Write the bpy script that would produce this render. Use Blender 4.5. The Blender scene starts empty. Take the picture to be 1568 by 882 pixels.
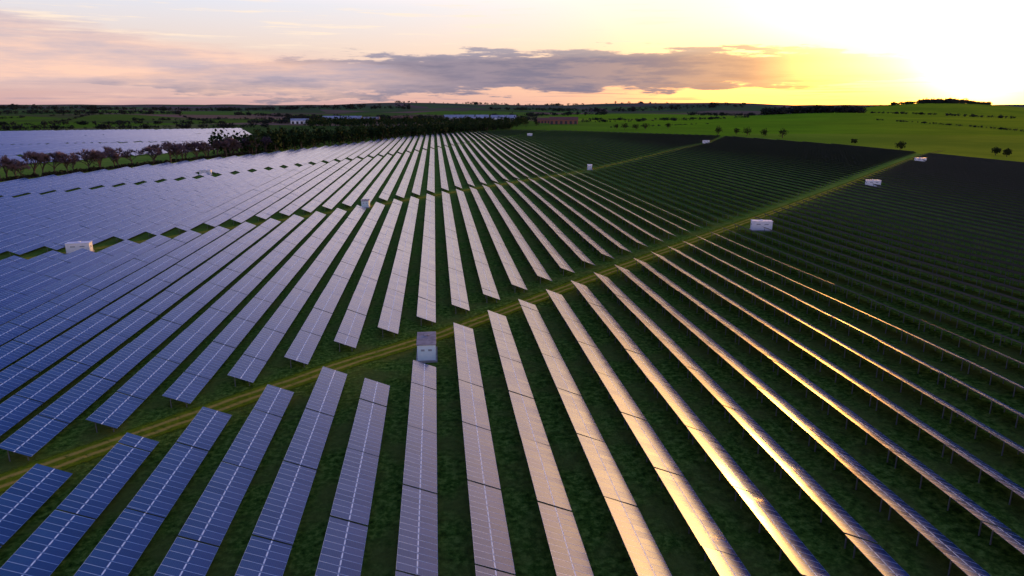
import bpy, math, random
import numpy as np
from mathutils import Vector
random.seed(7); rng=np.random.default_rng(7)
scene=bpy.context.scene
scene.view_settings.view_transform='Standard'; scene.view_settings.look='None'; scene.view_settings.exposure=0
D=math.radians
SUN_AZ=39.8; SUN_EL=3.0
sdir=Vector((math.sin(D(SUN_AZ))*math.cos(D(SUN_EL)),math.cos(D(SUN_AZ))*math.cos(D(SUN_EL)),math.sin(D(SUN_EL))))

# ---------------- terrain height ----------------
def sstep(a,b,v):
    t=np.clip((v-a)/(b-a),0,1); return t*t*(3-2*t)
def pol(b,R): return (R*math.sin(D(b)),R*math.cos(D(b)))
BUMPS=[(37.6,3000,46,300),(29.5,2150,18,240),(24.5,6000,34,600),(-3.5,6500,46,500),(40,1900,10,400),(18,6500,26,500),(-25,5500,12,900)]
def zt(x,y):
    x=np.asarray(x,float); y=np.asarray(y,float)
    r=np.hypot(x,y)
    z=3.0*np.exp(-(((x-120)/70)**2+((y-85)/75)**2))
    z=z+0.8*np.sin(x/75+.5)*np.sin(y/110)*sstep(120,300,r)*(1-sstep(1200,1500,r))
    w=sstep(1300,3200,r)
    z=z+w*(8*np.sin(x/900+1)*np.cos(y/1100+.4)+6*np.sin(x/420+y/600)+4*np.sin(x/260-y/330+2)-8)
    z=z+sstep(4000,8000,r)*(30+6*np.sin(x/700+.3)+4*np.sin(x/310+1)+3*np.sin(x/170))
    for b,R,h,s in BUMPS:
        px,py=pol(b,R); z=z+h*np.exp(-((x-px)**2+(y-py)**2)/(2*s*s))
    return z
def zf(x,y): return float(zt(x,y))

# ---------------- node helpers ----------------
class NT:
    def __init__(s,tree): s.t=tree; s.n=tree.nodes; s.l=tree.links
    def put(s,sock,v):
        if isinstance(v,bpy.types.NodeSocket): s.l.new(v,sock)
        elif v is not None: sock.default_value=v
    def m(s,op,a,b=None,c=None,clamp=False):
        n=s.n.new('ShaderNodeMath'); n.operation=op; n.use_clamp=clamp
        s.put(n.inputs[0],a); s.put(n.inputs[1],b); s.put(n.inputs[2],c); return n.outputs[0]
    def mix(s,f,a,b,mode='MIX'):
        n=s.n.new('ShaderNodeMixRGB'); n.blend_type=mode
        s.put(n.inputs[0],f)
        for i,v in ((1,a),(2,b)):
            if isinstance(v,tuple): v=(*v,1) if len(v)==3 else v
            s.put(n.inputs[i],v)
        return n.outputs[0]
    def noise(s,vec,scale,detail=4,rough=.55,out=0):
        n=s.n.new('ShaderNodeTexNoise'); s.put(n.inputs['Vector'],vec)
        n.inputs['Scale'].default_value=scale; n.inputs['Detail'].default_value=detail; n.inputs['Roughness'].default_value=rough
        return n.outputs[out]
    def ss(s,v,a,b,lo=0.,hi=1.):
        n=s.n.new('ShaderNodeMapRange'); n.interpolation_type='SMOOTHSTEP'
        if a>b: a,b,lo,hi=b,a,hi,lo
        s.put(n.inputs[0],v); n.inputs[1].default_value=a; n.inputs[2].default_value=b
        n.inputs[3].default_value=lo; n.inputs[4].default_value=hi; return n.outputs[0]
    def comb(s,x,y,z=0.):
        n=s.n.new('ShaderNodeCombineXYZ'); s.put(n.inputs[0],x); s.put(n.inputs[1],y); s.put(n.inputs[2],z); return n.outputs[0]
    def sep(s,v):
        n=s.n.new('ShaderNodeSeparateXYZ'); s.l.new(v,n.inputs[0]); return n.outputs
    def ramp(s,f,pts):
        n=s.n.new('ShaderNodeValToRGB'); e=n.color_ramp.elements
        while len(e)<len(pts): e.new(0.5)
        for i,(p,c) in enumerate(pts): e[i].position=p; e[i].color=(*c,1)
        s.put(n.inputs[0],f); return n.outputs[0]
def newmat(name,rough=.8):
    m=bpy.data.materials.new(name); m.use_nodes=True
    t=NT(m.node_tree); b=m.node_tree.nodes['Principled BSDF']; b.inputs['Roughness'].default_value=rough
    return m,t,b
def bump(t,b,h,strength,dist):
    n=t.n.new('ShaderNodeBump'); n.inputs['Distance'].default_value=dist; t.put(n.inputs['Strength'],strength)
    t.l.new(h,n.inputs['Height']); t.l.new(n.outputs[0],b.inputs['Normal'])

# ---------------- world ----------------
world=bpy.data.worlds.new("World"); scene.world=world; world.use_nodes=True
w=NT(world.node_tree); bg=world.node_tree.nodes['Background']
sky=w.n.new('ShaderNodeTexSky'); sky.sky_type='NISHITA'; sky.sun_disc=False
sky.sun_elevation=D(SUN_EL); sky.sun_rotation=D(SUN_AZ); sky.air_density=1.2; sky.dust_density=1.5; sky.ozone_density=2
tc=w.n.new('ShaderNodeTexCoord'); gx,gy,gz=w.sep(tc.outputs['Generated'])
A=w.m('ARCTAN2',gx,gy); E=gz
vm=w.n.new('ShaderNodeVectorMath'); vm.operation='DOT_PRODUCT'; w.l.new(tc.outputs['Generated'],vm.inputs[0]); vm.inputs[1].default_value=sdir
ang=w.m('ARCCOSINE',w.m('MINIMUM',vm.outputs['Value'],.99999))
ang2=w.m('MULTIPLY',ang,ang)
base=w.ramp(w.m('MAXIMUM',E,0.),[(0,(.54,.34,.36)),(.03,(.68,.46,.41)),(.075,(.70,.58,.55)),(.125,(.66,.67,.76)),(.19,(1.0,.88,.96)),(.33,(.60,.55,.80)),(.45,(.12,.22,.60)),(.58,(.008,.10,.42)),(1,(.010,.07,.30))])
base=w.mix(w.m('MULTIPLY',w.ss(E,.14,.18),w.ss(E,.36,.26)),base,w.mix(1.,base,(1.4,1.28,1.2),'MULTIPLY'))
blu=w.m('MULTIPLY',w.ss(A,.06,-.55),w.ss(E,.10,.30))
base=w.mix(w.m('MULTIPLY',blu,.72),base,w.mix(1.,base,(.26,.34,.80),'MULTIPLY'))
hiE=w.ss(E,.05,.12)
base=w.mix(w.m('EXPONENT',w.m('MULTIPLY',ang2,-5.)),base,w.mix(1.,base,w.mix(hiE,(1.,.78,.28),(1.,.88,.55)),'MULTIPLY'))
g1=w.m('EXPONENT',w.m('MULTIPLY',ang,-3.6))
g2=w.m('EXPONENT',w.m('MULTIPLY',ang2,-23.))
col=w.mix(1.,base,w.mix(1.,(1.5,.82,.32),w.comb(g1,g1,g1),'MULTIPLY'),'ADD')
col=w.mix(1.,col,w.mix(1.,w.mix(hiE,(10.,4.5,.55),(8.,4.5,1.35)),w.comb(g2,g2,g2),'MULTIPLY'),'ADD')
lowb=w.m('MULTIPLY',w.ss(E,.055,.0),w.ss(A,.15,.62))
col=w.mix(w.m('MULTIPLY',lowb,.7),col,(2.8,.90,.08))
nis=w.mix(1.,sky.outputs[0],(.035,.035,.035),'MULTIPLY')
col=w.mix(1.,col,nis,'ADD')
# clouds
cv=w.comb(w.m('MULTIPLY',A,3.4),w.m('MULTIPLY',E,24.))
n1=w.noise(cv,3.2,9,.62)
n1c=w.m('MULTIPLY',w.m('SUBTRACT',n1,.5),3.4)
wid=w.m('MULTIPLY',w.m('MULTIPLY',w.ss(A,-.50,-.16),w.ss(A,.85,.35)),.0205)
wid=w.m('ADD',wid,.0008)
ec=w.m('ADD',.028,w.m('MULTIPLY',w.ss(A,-.45,.2),.0165))
dd_=w.m('SUBTRACT',E,ec)
d=w.m('DIVIDE',w.m('ABSOLUTE',dd_),wid)
mk=w.ss(w.m('ADD',w.m('SUBTRACT',1.3,d),n1c),-.1,.25)
mk=w.m('MULTIPLY',mk,w.ss(wid,.001,.006))
ccol=w.mix(w.ss(A,.2,.62),(.19,.18,.26),(.80,.42,.17))
ccol=w.mix(w.ss(n1,.62,.40,0.,.5),ccol,w.mix(w.ss(A,0.,.5),(.36,.29,.35),(.85,.48,.25)))
topf=w.m('MULTIPLY',w.ss(w.m('DIVIDE',dd_,wid),.6,1.4),.55)
ccol=w.mix(topf,ccol,w.mix(w.ss(A,0.,.5),(.46,.41,.48),(1.0,.68,.38)))
col=w.mix(w.m('MULTIPLY',mk,w.ss(A,.40,.66,.95,.2)),col,ccol)
n5=w.noise(w.comb(w.m('MULTIPLY',A,2.2),w.m('MULTIPLY',E,70.)),3.,6,.6)
st=w.m('MULTIPLY',w.ss(n5,.5,.66),w.m('MULTIPLY',w.ss(E,.045,.02),w.ss(E,.0,.008)))
col=w.mix(w.m('MULTIPLY',st,w.ss(A,.5,.66,.6,.2)),col,w.mix(w.ss(A,.0,.5),(.30,.25,.34),(.75,.36,.15)))
n2=w.noise(w.comb(w.m('MULTIPLY',A,2.0),w.m('MULTIPLY',E,16.)),2.8,7,.6)
n2c=w.m('MULTIPLY',w.m('SUBTRACT',n2,.5),.07)
slant=w.m('MULTIPLY',w.m('ADD',A,.5),.11)
veil=w.m('MULTIPLY',w.m('MULTIPLY',w.ss(A,.08,-.16),w.ss(w.m('ADD',w.m('ADD',E,slant),n2c),.108,.086)),w.ss(w.m('ADD',E,n2c),.0,.035))
vc=w.ramp(n2,[(.35,(.48,.41,.49)),(.5,(.74,.52,.48)),(.62,(.98,.62,.47))])
col=w.mix(w.m('MULTIPLY',veil,.8),col,vc)
n3=w.noise(w.comb(w.m('MULTIPLY',A,2.5),w.m('MULTIPLY',E,42.)),3.2,8,.6)
cir=w.m('MULTIPLY',w.ss(n3,.52,.70),w.m('MULTIPLY',w.ss(E,.06,.085),w.ss(E,.17,.115)))
col=w.mix(w.m('MULTIPLY',cir,w.ss(A,.3,.45,.7,0.)),col,(1.02,.82,.62))
g3=w.m('EXPONENT',w.m('MULTIPLY',ang2,-300.))
col=w.mix(1.,col,w.mix(1.,(6.,3.8,1.0),w.comb(g3,g3,g3),'MULTIPLY'),'ADD')
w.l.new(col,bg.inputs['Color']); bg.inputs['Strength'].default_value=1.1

sl=bpy.data.lights.new('sun','SUN'); sl.energy=2.0; sl.angle=D(6); sl.color=(1,.40,.05)
so=bpy.data.objects.new('sun',sl); scene.collection.objects.link(so); so.rotation_euler=sdir.to_track_quat('Z','Y').to_euler()

# ---------------- camera ----------------
cam=bpy.data.cameras.new('camera'); cam.lens=24; cam.sensor_width=36; cam.clip_end=40000; cam.clip_start=.5
co=bpy.data.objects.new('camera',cam); scene.collection.objects.link(co)
co.location=(0,0,41.5); co.rotation_euler=(D(90-15.05),0,D(-6.3)); scene.camera=co

# ---------------- materials ----------------
def geo_pos(t):
    return t.n.new('ShaderNodeNewGeometry').outputs['Position']
mg,t,b=newmat('grass_ground',1.0); b.inputs['Specular IOR Level'].default_value=0
P=geo_pos(t); x_,y_,z_=t.sep(P)
r_=t.m('SQRT',t.m('ADD',t.m('MULTIPLY',x_,x_),t.m('MULTIPLY',y_,y_)))
nf=t.noise(P,1.3,8,.7); nm=t.noise(P,.12,5,.6); nl=t.noise(P,.006,5,.6)
near=t.ramp(nf,[(.34,(.020,.046,.005)),(.5,(.090,.170,.018)),(.64,(.24,.34,.05))])
near=t.mix(t.ss(nm,.42,.66,0.,.8),near,(.15,.17,.03))
near=t.mix(t.ss(r_,160,400),near,t.mix(t.ss(nm,.35,.65),(.14,.26,.03),(.24,.33,.05)))
vo=t.n.new('ShaderNodeTexVoronoi'); vo.inputs['Scale'].default_value=1.0
wv=t.comb(t.m('ADD',t.m('MULTIPLY',x_,.0024),t.m('MULTIPLY',y_,.0007)),t.m('MULTIPLY',y_,.0019)); t.l.new(wv,vo.inputs['Vector'])
vr=t.sep(vo.outputs['Color'])[0]
right=t.ss(t.m('SUBTRACT',x_,t.m('MULTIPLY',y_,.10)),-50,400)
farR=t.ss(r_,3200,4200)
fieldL=t.ramp(vr,[(0,(.12,.27,.015)),(.25,(.10,.17,.03)),(.42,(.07,.10,.035)),(.55,(.17,.12,.075)),(.75,(.28,.16,.13)),(.92,(.09,.16,.03))])
fieldR=t.ramp(vr,[(0,(.20,.42,.015)),(.5,(.16,.33,.015)),(.8,(.24,.44,.015)),(1,(.18,.27,.03))])
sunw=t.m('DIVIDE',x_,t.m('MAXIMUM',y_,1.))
fieldR=t.mix(t.ss(sunw,.50,.86,0.,.5),fieldR,(.48,.44,.02))  # golden low-sun glow painted into the field colour towards the sun's bearing
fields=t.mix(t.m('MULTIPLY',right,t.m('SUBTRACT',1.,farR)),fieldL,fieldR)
fields=t.mix(t.m('MULTIPLY',t.ss(nl,.35,.65),.35),fields,(.07,.16,.012))
rows_=t.noise(t.comb(t.m('MULTIPLY',x_,.02),t.m('MULTIPLY',y_,.2)),1,3,.5)
fields=t.mix(t.m('MULTIPLY',t.ss(rows_,.45,.65),.22),fields,(.07,.16,.012))
fields=t.mix(t.ss(r_,2500,7000,0,.5),fields,(.08,.08,.11))  # distance haze painted into the base colour, greyer blue further out
em=t.ss(r_,880,1000)
em=t.m('MAXIMUM',em,t.ss(x_,415,420))
edge=t.ss(t.m('ADD',y_,t.m('MULTIPLY',x_,1.13)),1335,1350)
em=t.m('MAXIMUM',em,t.m('MULTIPLY',edge,t.ss(x_,100,140)))
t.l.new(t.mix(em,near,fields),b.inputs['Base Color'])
bump(t,b,nf,t.m('SUBTRACT',.9,t.m('MULTIPLY',em,.7)),.35)
mt,t,b=newmat('grass_track',1.0); b.inputs['Specular IOR Level'].default_value=0
uv=t.n.new('ShaderNodeUVMap'); uv.uv_map='UVMap'; u_,v_,_=t.sep(uv.outputs[0]); P=geo_pos(t)
nn=t.noise(P,1.1,7,.7); n4=t.noise(P,.18,4,.6)
uu=t.m('ADD',u_,t.m('MULTIPLY',t.m('SUBTRACT',n4,.5),1.0))
rut=t.ss(t.m('ABSOLUTE',t.m('SUBTRACT',t.m('ABSOLUTE',uu),.95)),.6,.1)
c=t.ramp(nn,[(.3,(.07,.13,.008)),(.55,(.18,.24,.012)),(.72,(.29,.34,.02))])
c=t.mix(t.m('MULTIPLY',rut,t.ss(nn,.28,.5)),c,(.46,.35,.07))
t.l.new(c,b.inputs['Base Color']); bump(t,b,nn,.9,.3)
ed=t.ss(t.m('ADD',t.m('ABSOLUTE',u_),t.m('MULTIPLY',t.m('SUBTRACT',nn,.5),2.5)),2.9,2.0)
t.l.new(ed,b.inputs['Alpha'])
# panels
mp,t,b=newmat('solar_glass',.16)
uv=t.n.new('ShaderNodeUVMap'); uv.uv_map='UVMap'; u_,v_,_=t.sep(uv.outputs[0]); P=geo_pos(t); px_,_,_=t.sep(P)
rv=t.comb(t.m('FLOOR',v_),t.m('FLOOR',t.m('DIVIDE',u_,1.94)),t.m('FLOOR',t.m('DIVIDE',t.m('ADD',px_,.9),6.9)))
wn=t.n.new('ShaderNodeTexWhiteNoise'); t.l.new(rv,wn.inputs['Vector']); rnd=wn.outputs['Value']
cellc=t.mix(rnd,(.001,.028,.120),(.003,.052,.19))
cl=t.m('MAXIMUM',t.m('LESS_THAN',t.m('PINGPONG',u_,.0808),.008),t.m('LESS_THAN',t.m('PINGPONG',v_,.0833),.008))
cellc=t.mix(t.m('MULTIPLY',cl,.3),cellc,(.08,.26,.60))
fr=t.m('MAXIMUM',t.m('LESS_THAN',t.m('PINGPONG',v_,.5),.026),t.m('LESS_THAN',t.m('PINGPONG',u_,.97),.018))
mid=t.m('MULTIPLY',t.m('LESS_THAN',t.m('ABSOLUTE',t.m('SUBTRACT',u_,1.94)),.07),t.m('GREATER_THAN',t.m('PINGPONG',v_,.5),.14))
q=t.m('MAXIMUM',fr,mid)
qc=t.mix(mid,(.34,.54,.76),(.70,.82,.92))
t.l.new(t.mix(q,cellc,qc),b.inputs['Base Color'])
b.inputs['IOR'].default_value=1.92
t.l.new(t.m('ADD',t.m('ADD',.19,t.m('MULTIPLY',rnd,.07)),t.m('MULTIPLY',q,.2)),b.inputs['Roughness'])
mb,t,b=newmat('panel_backsheet',.7); P=geo_pos(t); b.inputs['Specular IOR Level'].default_value=.2
t.l.new(t.mix(t.noise(P,.6,3),(.07,.08,.075),(.12,.13,.125)),b.inputs['Base Color'])
ms,t,b=newmat('galvanised_steel',.6); b.inputs['Metallic'].default_value=.3; P=geo_pos(t)
t.l.new(t.mix(t.noise(P,3.,3),(.10,.11,.10),(.20,.21,.20)),b.inputs['Base Color'])

def simple(name,c1,c2,scale,rough=.8,metal=0,spec=.3):
    m,t,b=newmat(name,rough); P=geo_pos(t); b.inputs['Metallic'].default_value=metal; b.inputs['Specular IOR Level'].default_value=spec
    t.l.new(t.mix(t.ss(t.noise(P,scale,5,.6),.3,.7),c1,c2),b.inputs['Base Color']); return m
m_bark=simple('bark',(.05,.035,.03),(.11,.08,.065),2)
m_twig=simple('winter_twigs',(.11,.085,.105),(.21,.155,.165),.25,.9,spec=0)
m_con=simple('evergreen_foliage',(.008,.020,.006),(.030,.060,.014),.15,.9,spec=.1)
m_leaf=simple('tree_foliage',(.018,.032,.008),(.055,.070,.018),.2,.9,spec=.1)
m_far=simple('distant_foliage',(.018,.028,.022),(.048,.052,.040),.02,.9,spec=0)
m_hedge=simple('hedge_foliage',(.025,.028,.018),(.06,.055,.035),.3,.9,spec=0)
m_white=simple('painted_steel_white',(.74,.79,.82),(.86,.88,.89),1.5,.5)
m_blue=simple('painted_steel_pale_blue',(.66,.86,.90),(.76,.90,.93),1.5,.5)
m_roofg=simple('weathered_roof',(.22,.20,.20),(.38,.35,.34),1.0,.7)
m_dark=simple('dark_vent',(.03,.03,.035),(.06,.06,.07),2,.6)
m_grille=simple('grille',(.25,.30,.33),(.36,.42,.45),2,.6)
m_brick=simple('brick_wall',(.22,.10,.06),(.33,.16,.10),1,.9)
m_tile=simple('tile_roof',(.16,.07,.05),(.26,.12,.08),.6,.9)
m_conc=simple('concrete',(.28,.27,.25),(.4,.39,.37),2,.9)
m_sheet=simple('roof_sheeting',(.30,.33,.38),(.46,.48,.52),.05,.6)
m_cream=simple('cream_cladding',(.34,.32,.28),(.46,.42,.36),.1,.8)

def obj(name,verts,faces,mats,idx=None,uvs=None,parent=None,smooth=False):
    me=bpy.data.meshes.new(name); me.from_pydata(verts,[],faces)
    for m in mats: me.materials.append(m)
    if idx is not None: me.polygons.foreach_set('material_index',np.asarray(idx,dtype=np.int32))
    if uvs is not None:
        l=me.uv_layers.new(name='UVMap'); l.data.foreach_set('uv',np.asarray(uvs,dtype=np.float32).ravel())
    if smooth: me.polygons.foreach_set('use_smooth',[True]*len(me.polygons))
    me.update(); o=bpy.data.objects.new(name,me); scene.collection.objects.link(o)
    if parent: o.parent=parent
    return o

# ---------------- ground sheet ----------------
N=460; k=4.6
tx=np.linspace(-1,1,N); X=14000*np.sinh(k*tx)/math.sinh(k)
ty=np.linspace(-.45,1,N); Y=16000*np.sinh(k*ty)/math.sinh(k)
XX,YY=np.meshgrid(X,Y); ZZ=zt(XX,YY)
V=np.stack([XX.ravel(),YY.ravel(),ZZ.ravel()],1)
ii=np.arange((N-1)*(N-1)); rr=ii//(N-1); cc=ii%(N-1); a0=rr*N+cc
F=np.stack([a0,a0+1,a0+N+1,a0+N],1)
obj('ground',V.tolist(),F.tolist(),[mg],smooth=True)

# ---------------- grass tracks ----------------
def track(name,pts,half=3.0):
    V=[];F=[];U=[]
    P=[Vector(p) for p in pts]; dist=0; S=[]
    for a,b_ in zip(P[:-1],P[1:]):
        L=(b_-a).length; n=max(1,int(L/4))
        for i in range(n): S.append(a.lerp(b_,i/n))
    S.append(P[-1])
    for i,p in enumerate(S):
        d_=(S[min(i+1,len(S)-1)]-S[max(i-1,0)]).normalized(); nrm=Vector((d_.y,-d_.x))
        if i: dist+=(p-S[i-1]).length
        for j in range(5):
            s=(j/4*2-1)*half; q=p+nrm*s; V.append((q.x,q.y,zf(q.x,q.y)+.06)); U.append((s,dist))
    uvs=[]
    for i in range(len(S)-1):
        for j in range(4):
            f=(i*5+j,i*5+j+1,(i+1)*5+j+1,(i+1)*5+j); F.append(f); uvs+= [U[q] for q in f]
    return obj(name,V,F,[mt],uvs=uvs,smooth=True)
track('grass_track',[(-125,2),(-60,65),(-42,83),(-15,109),(0,121),(48,170),(128,251),(418,553),(470,600)])
track('grass_track',[(-250,71),(-118,198),(-29,289),(100,449),(302,748),(345,830)],2.6)

# ---------------- inverter cabins ----------------
INV=[(-2.4,110.5,3.0,6.5,2.7,0),(-104,208,6.2,2.8,2.7,8),(-29.5,289,3,5,2.6,0),(-137,430,6.5,3,2.8,5),(102,452,3.,7,2.9,-12),
     (296,738,7.5,3.2,3.2,-20),(126,925,6.5,3.2,3.2,0),(108,216,6.4,3.0,2.9,-14),(227,336,6.8,3.0,3.0,-14),(349,466,7,3.,3.1,-14)]
def boxv(cx,cy,cz,sx,sy,sz):
    return [(cx+a*sx/2,cy+b_*sy/2,cz+c*sz/2) for a,b_,c in ((-1,-1,-1),(1,-1,-1),(1,1,-1),(-1,1,-1),(-1,-1,1),(1,-1,1),(1,1,1),(-1,1,1))]
BF=[(0,3,2,1),(4,5,6,7),(0,1,5,4),(1,2,6,5),(2,3,7,6),(3,0,4,7)]
def part(name,boxes,mat,parent,bev=0):
    V=[];F=[]
    for bx in boxes:
        o=len(V); V+=boxv(*bx); F+=[tuple(i+o for i in f) for f in BF]
    ob=obj(name,V,F,[mat],parent=parent)
    if bev: md=ob.modifiers.new('bevel','BEVEL'); md.width=bev; md.segments=2
    return ob
def cabin(x,y,sx,sy,h,rot,blue=False):
    e=bpy.data.objects.new('inverter_cabin',None); scene.collection.objects.link(e)
    e.location=(x,y,zf(x,y)); e.rotation_euler=(0,0,D(rot))
    mw=m_blue if blue else m_white
    part('plinth',[(0,0,.12,sx+.5,sy+.5,.34)],m_conc,e)
    part('walls',[(0,0,.29+h/2,sx,sy,h)],mw,e,.04)
    part('roof',[(0,0,.29+h+.07,sx+.24,sy+.24,.14)],m_roofg if blue else m_white,e,.03)
    part('doors',[(-sx*.2,-sy/2-.02,.29+h*.44,sx*.36,.04,h*.78),(sx*.2,-sy/2-.02,.29+h*.44,sx*.36,.04,h*.78)],mw,e,.01)
    part('louvres',[(-sx*.2,-sy/2-.05,.29+h*.68,sx*.2,.03,h*.12),(sx*.2,-sy/2-.05,.29+h*.68,sx*.2,.03,h*.12),(-sx/2-.02,0,.29+h*.6,.04,sy*.3,h*.2),(sx/2+.02,0,.29+h*.6,.04,sy*.3,h*.2)],m_grille,e)
    part('roof_vent',[(0,sy*.2,.29+h+.26,.7,.7,.24)],m_roofg if blue else m_white,e,.03)
for i,v in enumerate(INV): cabin(*v,blue=(i in(0,2)))

# ---------------- solar rows ----------------
TILT=D(22); WX=3.6; SL=WX/math.cos(TILT); RISE=WX*math.tan(TILT); ZL=.75
def ip(x,pts):
    xs=[p[0] for p in pts]; ys=[p[1] for p in pts]
    if x<xs[0]: return ys[0]+(x-xs[0])*(ys[1]-ys[0])/(xs[1]-xs[0])
    if x>xs[-1]: return ys[-1]+(x-xs[-1])*(ys[-1]-ys[-2])/(xs[-1]-xs[-2])
    return float(np.interp(x,xs,ys))
Lp=[(-60,57),(-42.2,75),(-15,102),(-8,96),(-.8,103),(6,121.5),(48,164),(128,244),(418,545)]
Up=[(-60,69),(-41,87.5),(-8.2,120),(0,127),(48,177),(128,258),(418,562)]
F2=[(-118,190),(-104,202),(-29,280),(100,437),(302,735),(345,815)]
F3=[(-194,320),(-127,406),(-36,575),(135,985)]
Ep=[(-320,290),(-231,385),(-147,578),(-53,868),(127,1185)]
def cap(x):
    if x<127: return ip(x,Ep)
    return float(np.interp(x,[127,380,420],[1185,905,640]))
def subtract(iv,x):
    out=[iv]
    for (ix,iy,sx,sy,h,r) in INV[1:]:
        hx=max(sx,3)/2+1; hy=sy/2+3
        if x-WX<ix+hx and x>ix-hx:
            o=[]
            for a,b_ in out:
                if b_<iy-hy or a>iy+hy: o.append((a,b_))
                else:
                    if iy-hy-a>6: o.append((a,iy-hy))
                    if b_-iy-hy>6: o.append((iy+hy,b_))
            out=o
    return out
def row(x,y0,y1,posts):
    V=[];F=[];I=[];U=[]
    def q(vs,fs,mi,uvtop=None):
        o=len(V); V.extend(vs)
        for kx,f in enumerate(fs):
            F.append(tuple(i+o for i in f)); I.append(mi[kx] if isinstance(mi,list) else mi)
            if uvtop and kx==1: U.extend(uvtop)
            else: U.extend([(0.3,0.3)]*4)
    TL=14.0; y=y0; seg=random.choice([5.,9.,14.])
    while y<y1-2:
        e=min(y+seg,y1); seg=TL
        a,b_=y,e-.22
        if y1-e<2.5: e=y1; b_=y1
        jz=random.uniform(-.03,.03); jt=random.gauss(0,.008)
        za=zf(x-1.8,a); zb=zf(x-1.8,b_)
        lo=ZL+jz
        rise=RISE*(1+jt*2.2)
        xl=x-WX
        A_=[(xl,a,za+lo+rise),(x,a,za+lo),(x,b_,zb+lo),(xl,b_,zb+lo+rise)]
        Bt=[(p[0]-.02,p[1],p[2]-.05) for p in A_]
        q(Bt+A_,BF,[1,0,1,1,1,1],[(SL,a),(0,a),(0,b_),(SL,b_)])
        if posts:
            n=max(2,int(round((b_-a)/4.6))+1)
            for i in range(n):
                yy=a+.6+(b_-a-1.2)*i/(n-1); zg=za+(zb-za)*(yy-a)/max(.1,b_-a)
                for fx in ((.22,.80) if posts>1 else (.22,)):
                    xx=xl+WX*fx; zt_=zg+lo+rise*(1-fx)-.18
                    q(boxv(xx,yy,(zg-.3+zt_)/2,.12,.10,zt_-zg+.3),BF,2)
            if posts>1:
                for fx in (.18,.5,.82):
                    xx=xl+WX*fx; za1=za+lo+rise*(1-fx)-.13; zb1=zb+lo+rise*(1-fx)-.13
                    q([(xx-.04,a,za1-.05),(xx+.04,a,za1-.05),(xx+.04,b_,zb1-.05),(xx-.04,b_,zb1-.05),(xx-.04,a,za1+.05),(xx+.04,a,za1+.05),(xx+.04,b_,zb1+.05),(xx-.04,b_,zb1+.05)],BF,2)
        y=e
        if e>=y1: break
    if V: obj('solar_panel_row',V,F,[mp,mb,ms],I,U)
kmin=int((-330-6.05)/6.9); kmax=int((415-6.05)/6.9)
for kk in range(kmin,kmax+1):
    x=6.05+6.9*kk
    bl=[]
    c_=cap(x)
    L=ip(x,Lp); 
    if L>15: bl.append((10,min(L,cap(x))))
    U0=ip(x,Up); e2=min(ip(x,F2),c_) 
    if e2>max(U0,10)+5: bl.append((max(U0,10),e2))
    s3=max(ip(x,F2)+14,10); e3=min(ip(x,F3),c_)
    if e3>s3+5: bl.append((s3,e3))
    s4=max(ip(x,F3)+14,10)
    if c_>s4+5: bl.append((s4,c_))
    for iv in bl:
        for a,b_ in subtract(iv,x):
            if x<0 and b_< -x*.9: continue
            row(x,max(a,-x*.8 if x<0 else a),b_,2 if a<150 else 1)
# neighbouring solar field beyond the hedge, with its own cross lanes
lo2=[(-800,200),(-330,455),(-215,650)]; up2=[(-800,1250),(-654,1140),(-338,1281),(-250,1000),(-207,778)]
x=-207.; j=0
while x>-790:
    a=ip(x,lo2); b_=float(np.interp(x,[p[0] for p in up2],[p[1] for p in up2]))
    cuts=[c for c in (x*.35+720,x*.35+905,x*.35+1150) if a+15<c<b_-25]
    s=a
    for c in cuts+[b_]:
        if j%17!=16 and c-s>8: row(x,s,c,0)
        s=c+20
    x-=6.9*(1.0 if j%6 else 1.5); j+=1

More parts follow.
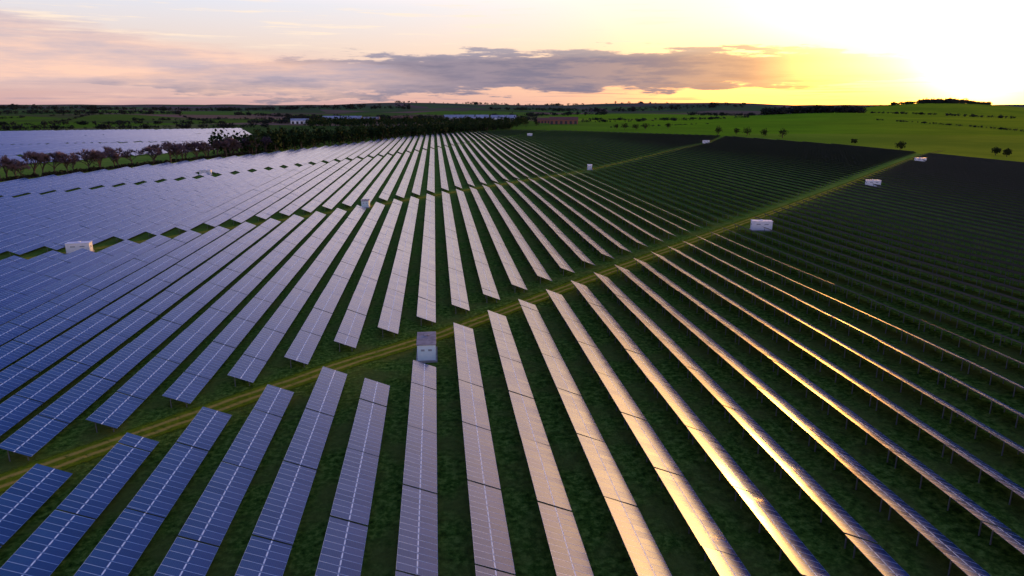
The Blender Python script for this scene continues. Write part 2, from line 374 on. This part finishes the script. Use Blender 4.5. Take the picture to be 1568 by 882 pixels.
# ---------------- vegetation ----------------
def clumps(name,trees,nq,size,mat,trunk=True):
    T=np.array(trees,float); n=len(T)
    d=rng.normal(size=(n,nq,3)); d/=np.linalg.norm(d,axis=2,keepdims=True)
    rad=rng.random((n,nq,1))**.4
    lob=1+.25*np.sin(d[:,:,0:1]*5+rng.random((n,1,1))*6)+.2*np.sin(d[:,:,2:3]*7+rng.random((n,1,1))*6)
    p=d*rad*lob
    h=T[:,3][:,None]; wd=T[:,4][:,None]
    c=np.empty((n,nq,3))
    c[:,:,0]=T[:,0][:,None]+p[:,:,0]*wd/2; c[:,:,1]=T[:,1][:,None]+p[:,:,1]*wd/2; c[:,:,2]=T[:,2][:,None]+h*.58+p[:,:,2]*h*.40
    c=c.reshape(-1,3); m=len(c)
    u=rng.normal(size=(m,3)); u/=np.linalg.norm(u,axis=1,keepdims=True)
    v=np.cross(u,rng.normal(size=(m,3))); v/=np.linalg.norm(v,axis=1,keepdims=True)
    s=(size*(.5+rng.random((m,1))))*np.repeat(T[:,3]/T[:,3].mean(),nq)[:,None]
    V=np.concatenate([c-u*s,c+v*s*.7,c+u*s,c-v*s*.7],1).reshape(-1,3)
    V=V.tolist(); F=(np.arange(m)[:,None]*4+np.arange(4)).tolist(); I=[0]*m
    if trunk:
        for tr in trees:
            o=len(V); r=tr[4]*.035
            for zz,rr in ((-.5,r*1.4),(tr[3]*.5,r*.7)):
                for kx in range(5): V.append((tr[0]+rr*math.cos(kx*1.2566),tr[1]+rr*math.sin(kx*1.2566),tr[2]+zz))
            for kx in range(5): F.append((o+kx,o+(kx+1)%5,o+5+(kx+1)%5,o+5+kx)); I.append(1)
            for kk in range(5):
                an=random.random()*6.28; e=(tr[0]+math.cos(an)*tr[4]*.33,tr[1]+math.sin(an)*tr[4]*.33,tr[2]+tr[3]*random.uniform(.5,.8))
                o=len(V); z0=tr[2]+tr[3]*.3
                V+= [(tr[0]-r*.5,tr[1],z0),(tr[0]+r*.5,tr[1],z0),(tr[0],tr[1]+r*.5,z0+r),e]
                F+= [(o,o+1,o+3),(o+1,o+2,o+3),(o+2,o,o+3)]; I+=[1]*3
    return obj(name,V,F,[mat,m_bark],I)

def bare_mesh(seed,H):
    R=random.Random(seed); V=[];F=[];I=[]
    def seg(p,q,r0,r1,n=4):
        d_=(q-p).normalized(); a=d_.orthogonal().normalized(); b_=d_.cross(a); o=len(V)
        for c,r in ((p,r0),(q,r1)):
            for kx in range(n):
                v=c+(a*math.cos(6.283*kx/n)+b_*math.sin(6.283*kx/n))*r; V.append(tuple(v))
        for kx in range(n): F.append((o+kx,o+(kx+1)%n,o+n+(kx+1)%n,o+n+kx)); I.append(0)
    def br(p,d_,L,r,lv):
        q=p+d_*L; seg(p,q,r,r*.65,4 if lv<3 else 3)
        if lv>=5:
            for _ in range(7):
                dd=(d_+Vector((R.uniform(-1,1),R.uniform(-1,1),R.uniform(-.5,.9)))*.8).normalized()
                e=q+dd*L*R.uniform(.7,1.4); sd=dd.orthogonal().normalized()*.075; o=len(V)
                s0=p.lerp(q,R.random()); V.extend([tuple(s0-sd),tuple(s0+sd),tuple(e)]); F.append((o,o+1,o+2)); I.append(1)
            return
        for _ in range(3 if lv else 5):
            dd=(d_+Vector((R.uniform(-1,1),R.uniform(-1,1),R.uniform(-.35,.6)))*(.75 if lv else .9)).normalized()
            br(p.lerp(q,R.uniform(.6,1)),dd,L*R.uniform(.62,.82),r*.55,lv+1)
    br(Vector((0,0,-.3)),Vector((0,0,1)),H*.27,H*.028,0)
    zm=max(v[2] for v in V); sc=H/zm
    V=[(v[0]*sc,v[1]*sc,v[2]*sc) for v in V]
    me=bpy.data.meshes.new('bare_tree'); me.from_pydata(V,[],F); me.materials.append(m_bark); me.materials.append(m_twig)
    me.polygons.foreach_set('material_index',I); me.update(); return me
BM=[bare_mesh(s,13.5) for s in (1,2,3,4)]
def place_bare(x,y,s):
    o=bpy.data.objects.new('bare_tree',random.choice(BM)); scene.collection.objects.link(o)
    o.location=(x,y,zf(x,y)); o.rotation_euler=(0,0,random.random()*6.28); o.scale=(s*random.uniform(.9,1.1),s*random.uniform(.9,1.1),s)
n=44
for i in range(n):
    f=i/(n-1); y=365+f*(632-365); x=ip(y,[(378,-258),(400,-248),(500,-205),(632,-150)])
    if random.random()<.1: continue
    place_bare(x+random.uniform(-4,4),y+random.uniform(-3,3),random.uniform(.75,1.2))
hd=[]
for i in range(420):
    f=i/419; y=300+f*(640-300); x=ip(y,[(300,-330),(378,-256),(400,-246),(500,-203),(640,-146)])
    x+=random.uniform(-1.5,1.5); hd.append((x,y,zf(x,y)-.8,random.uniform(2.,3.6),random.uniform(2.5,4)))
clumps('hedge',hd,40,.45,m_hedge,False)
bt=[]
for i in range(360):
    f=random.random()**.9; y=590+f*630; x=ip(y,[(590,-152),(885,-45),(1220,150)])-random.uniform(2,42)
    y+=random.uniform(0,22); h=random.uniform(14,24)*(1-.25*f)
    bt.append((x,y,zf(x,y)-h*.1,h,h*random.uniform(.42,.7)))
clumps('evergreen_tree_belt',bt,130,1.0,m_con,True)
wd_=[]
for i in range(320):
    b_=random.uniform(-10,7.5); R=random.uniform(1250,1600); x,y=pol(b_,R); h=random.uniform(11,19); wd_.append((x,y,zf(x,y),h,h*.8))
clumps('evergreen_wood',wd_,70,1.2,m_con,False)
for px,R,h in ((1025,1240,10),(1103,1020,12),(1131,1040,9),(1148,1010,11),(1174,985,10),(1203,950,12),(1315,830,6),(1388,745,8.5),(1538,720,7),(1556,700,7),(945,1190,9),(958,1180,11),(975,1170,9.5),(990,1180,11),(822,1400,9)):
    b_=6.3+math.degrees(math.atan((px-784)/1082)); x,y=pol(b_,R)
    clumps('field_tree',[(x,y,zf(x,y),h,h*random.uniform(.85,1.15))],520,.5,m_leaf,True)
W=[]
def wood(b0,R0,b1,R1,dep,h,n):
    for i in range(n):
        f=random.random(); f+=.03*math.sin(f*40+b0); R=R0+(R1-R0)*f+random.uniform(0,dep); x,y=pol(b0+(b1-b0)*f,R); hh=h*random.uniform(.5,1.2)
        W.append((x,y,zf(x,y)-hh*.12,hh,hh*random.uniform(.9,1.6)))
wood(25.8,2050,32.6,2150,160,20,360)
wood(34.6,2880,40.6,2900,260,11,520)
wood(36.3,2950,39.,2950,160,17,160)
wood(33,2300,42.8,2000,12,7,150)
wood(33.5,1700,43,1250,8,3.5,160)
wood(7.5,1700,25,1900,15,7,160)
wood(14,1250,22,1500,10,3,60)
wood(20,3400,34,3600,120,16,260)
wood(-30.5,5000,-2,5200,600,25,520)
wood(-30.5,3500,-19,3900,260,18,240)
wood(-15,3300,-9,3000,200,16,110)
wood(-30.5,2500,-21,3300,12,8,80)
wood(-27,1900,-24.5,3000,12,7,60)
wood(-22,2200,-10,2700,16,9,100)
wood(-17,1750,-19,3000,10,7,55)
wood(-30.5,1780,-16,1650,22,9,130)
wood(-30.5,1430,-13,1380,14,9,150)
wood(-12,2000,8,2300,150,15,300)
wood(-5,3000,14,3300,300,18,260)
wood(5,4800,24,5200,400,22,280)
wood(-2,6500,40,7000,600,24,340)
wood(12,2500,24,2700,30,10,150)
wood(-14,1650,-5,1600,60,11,140)
clumps('distant_woodland',W,46,1.7,m_far,False)

# ---------------- farm buildings ----------------
def barn(b_,R,L,Wd,h,rh,rot,mw,mr,name='barn',bays=4):
    x,y=pol(b_,R); e=bpy.data.objects.new(name,None); scene.collection.objects.link(e)
    e.location=(x,y,zf(x,y)-.2); e.rotation_euler=(0,0,D(rot))
    l=L/2; w_=Wd/2
    obj('walls',[(-l,-w_,0),(l,-w_,0),(l,w_,0),(-l,w_,0),(-l,-w_,h),(l,-w_,h),(l,w_,h),(-l,w_,h),(-l,0,h+rh),(l,0,h+rh)],
        [(0,1,5,4),(2,3,7,6),(1,2,6,9,5),(3,0,4,8,7),(0,3,2,1)],[mw],parent=e)
    o_=.6; t_=.25; hh=h-.1
    obj('roof',[(-l-o_,-w_-o_,hh),(l+o_,-w_-o_,hh),(l+o_,0,h+rh+.25),(-l-o_,0,h+rh+.25),(l+o_,w_+o_,hh),(-l-o_,w_+o_,hh),
                (-l-o_,-w_-o_,hh+t_),(l+o_,-w_-o_,hh+t_),(l+o_,0,h+rh+.25+t_),(-l-o_,0,h+rh+.25+t_),(l+o_,w_+o_,hh+t_),(-l-o_,w_+o_,hh+t_)],
        [(6,7,8,9),(9,8,10,11),(0,3,2,1),(3,5,4,2),(0,1,7,6),(4,5,11,10),(1,2,8,7),(2,4,10,8),(3,0,6,9),(5,3,9,11)],[mr],parent=e)
    part('doors',[(-l+L*(i+.5)/bays,-w_-.05,h*.38,L/bays*.5,.1,h*.76) for i in range(bays)],m_dark,e)
barn(-7.3,1750,95,28,9,6,0,m_cream,m_sheet,'long_barn',8)
barn(-10.5,1640,38,18,7,4,5,m_white,m_sheet)
barn(-5.0,1800,40,20,7,5,-5,m_brick,m_roofg)
barn(-2.6,1850,55,22,7,6,4,m_brick,m_tile)
barn(2.6,1750,110,26,11,7,-2,m_cream,m_sheet,'long_barn',9)
barn(5.6,1700,60,24,11,7,-6,m_white,m_sheet)
barn(10.5,1540,62,20,9,6,-10,m_brick,m_tile,'brick_farm_building',6)
barn(8.9,1640,30,14,7,5,-10,m_brick,m_tile,'farmhouse',4)
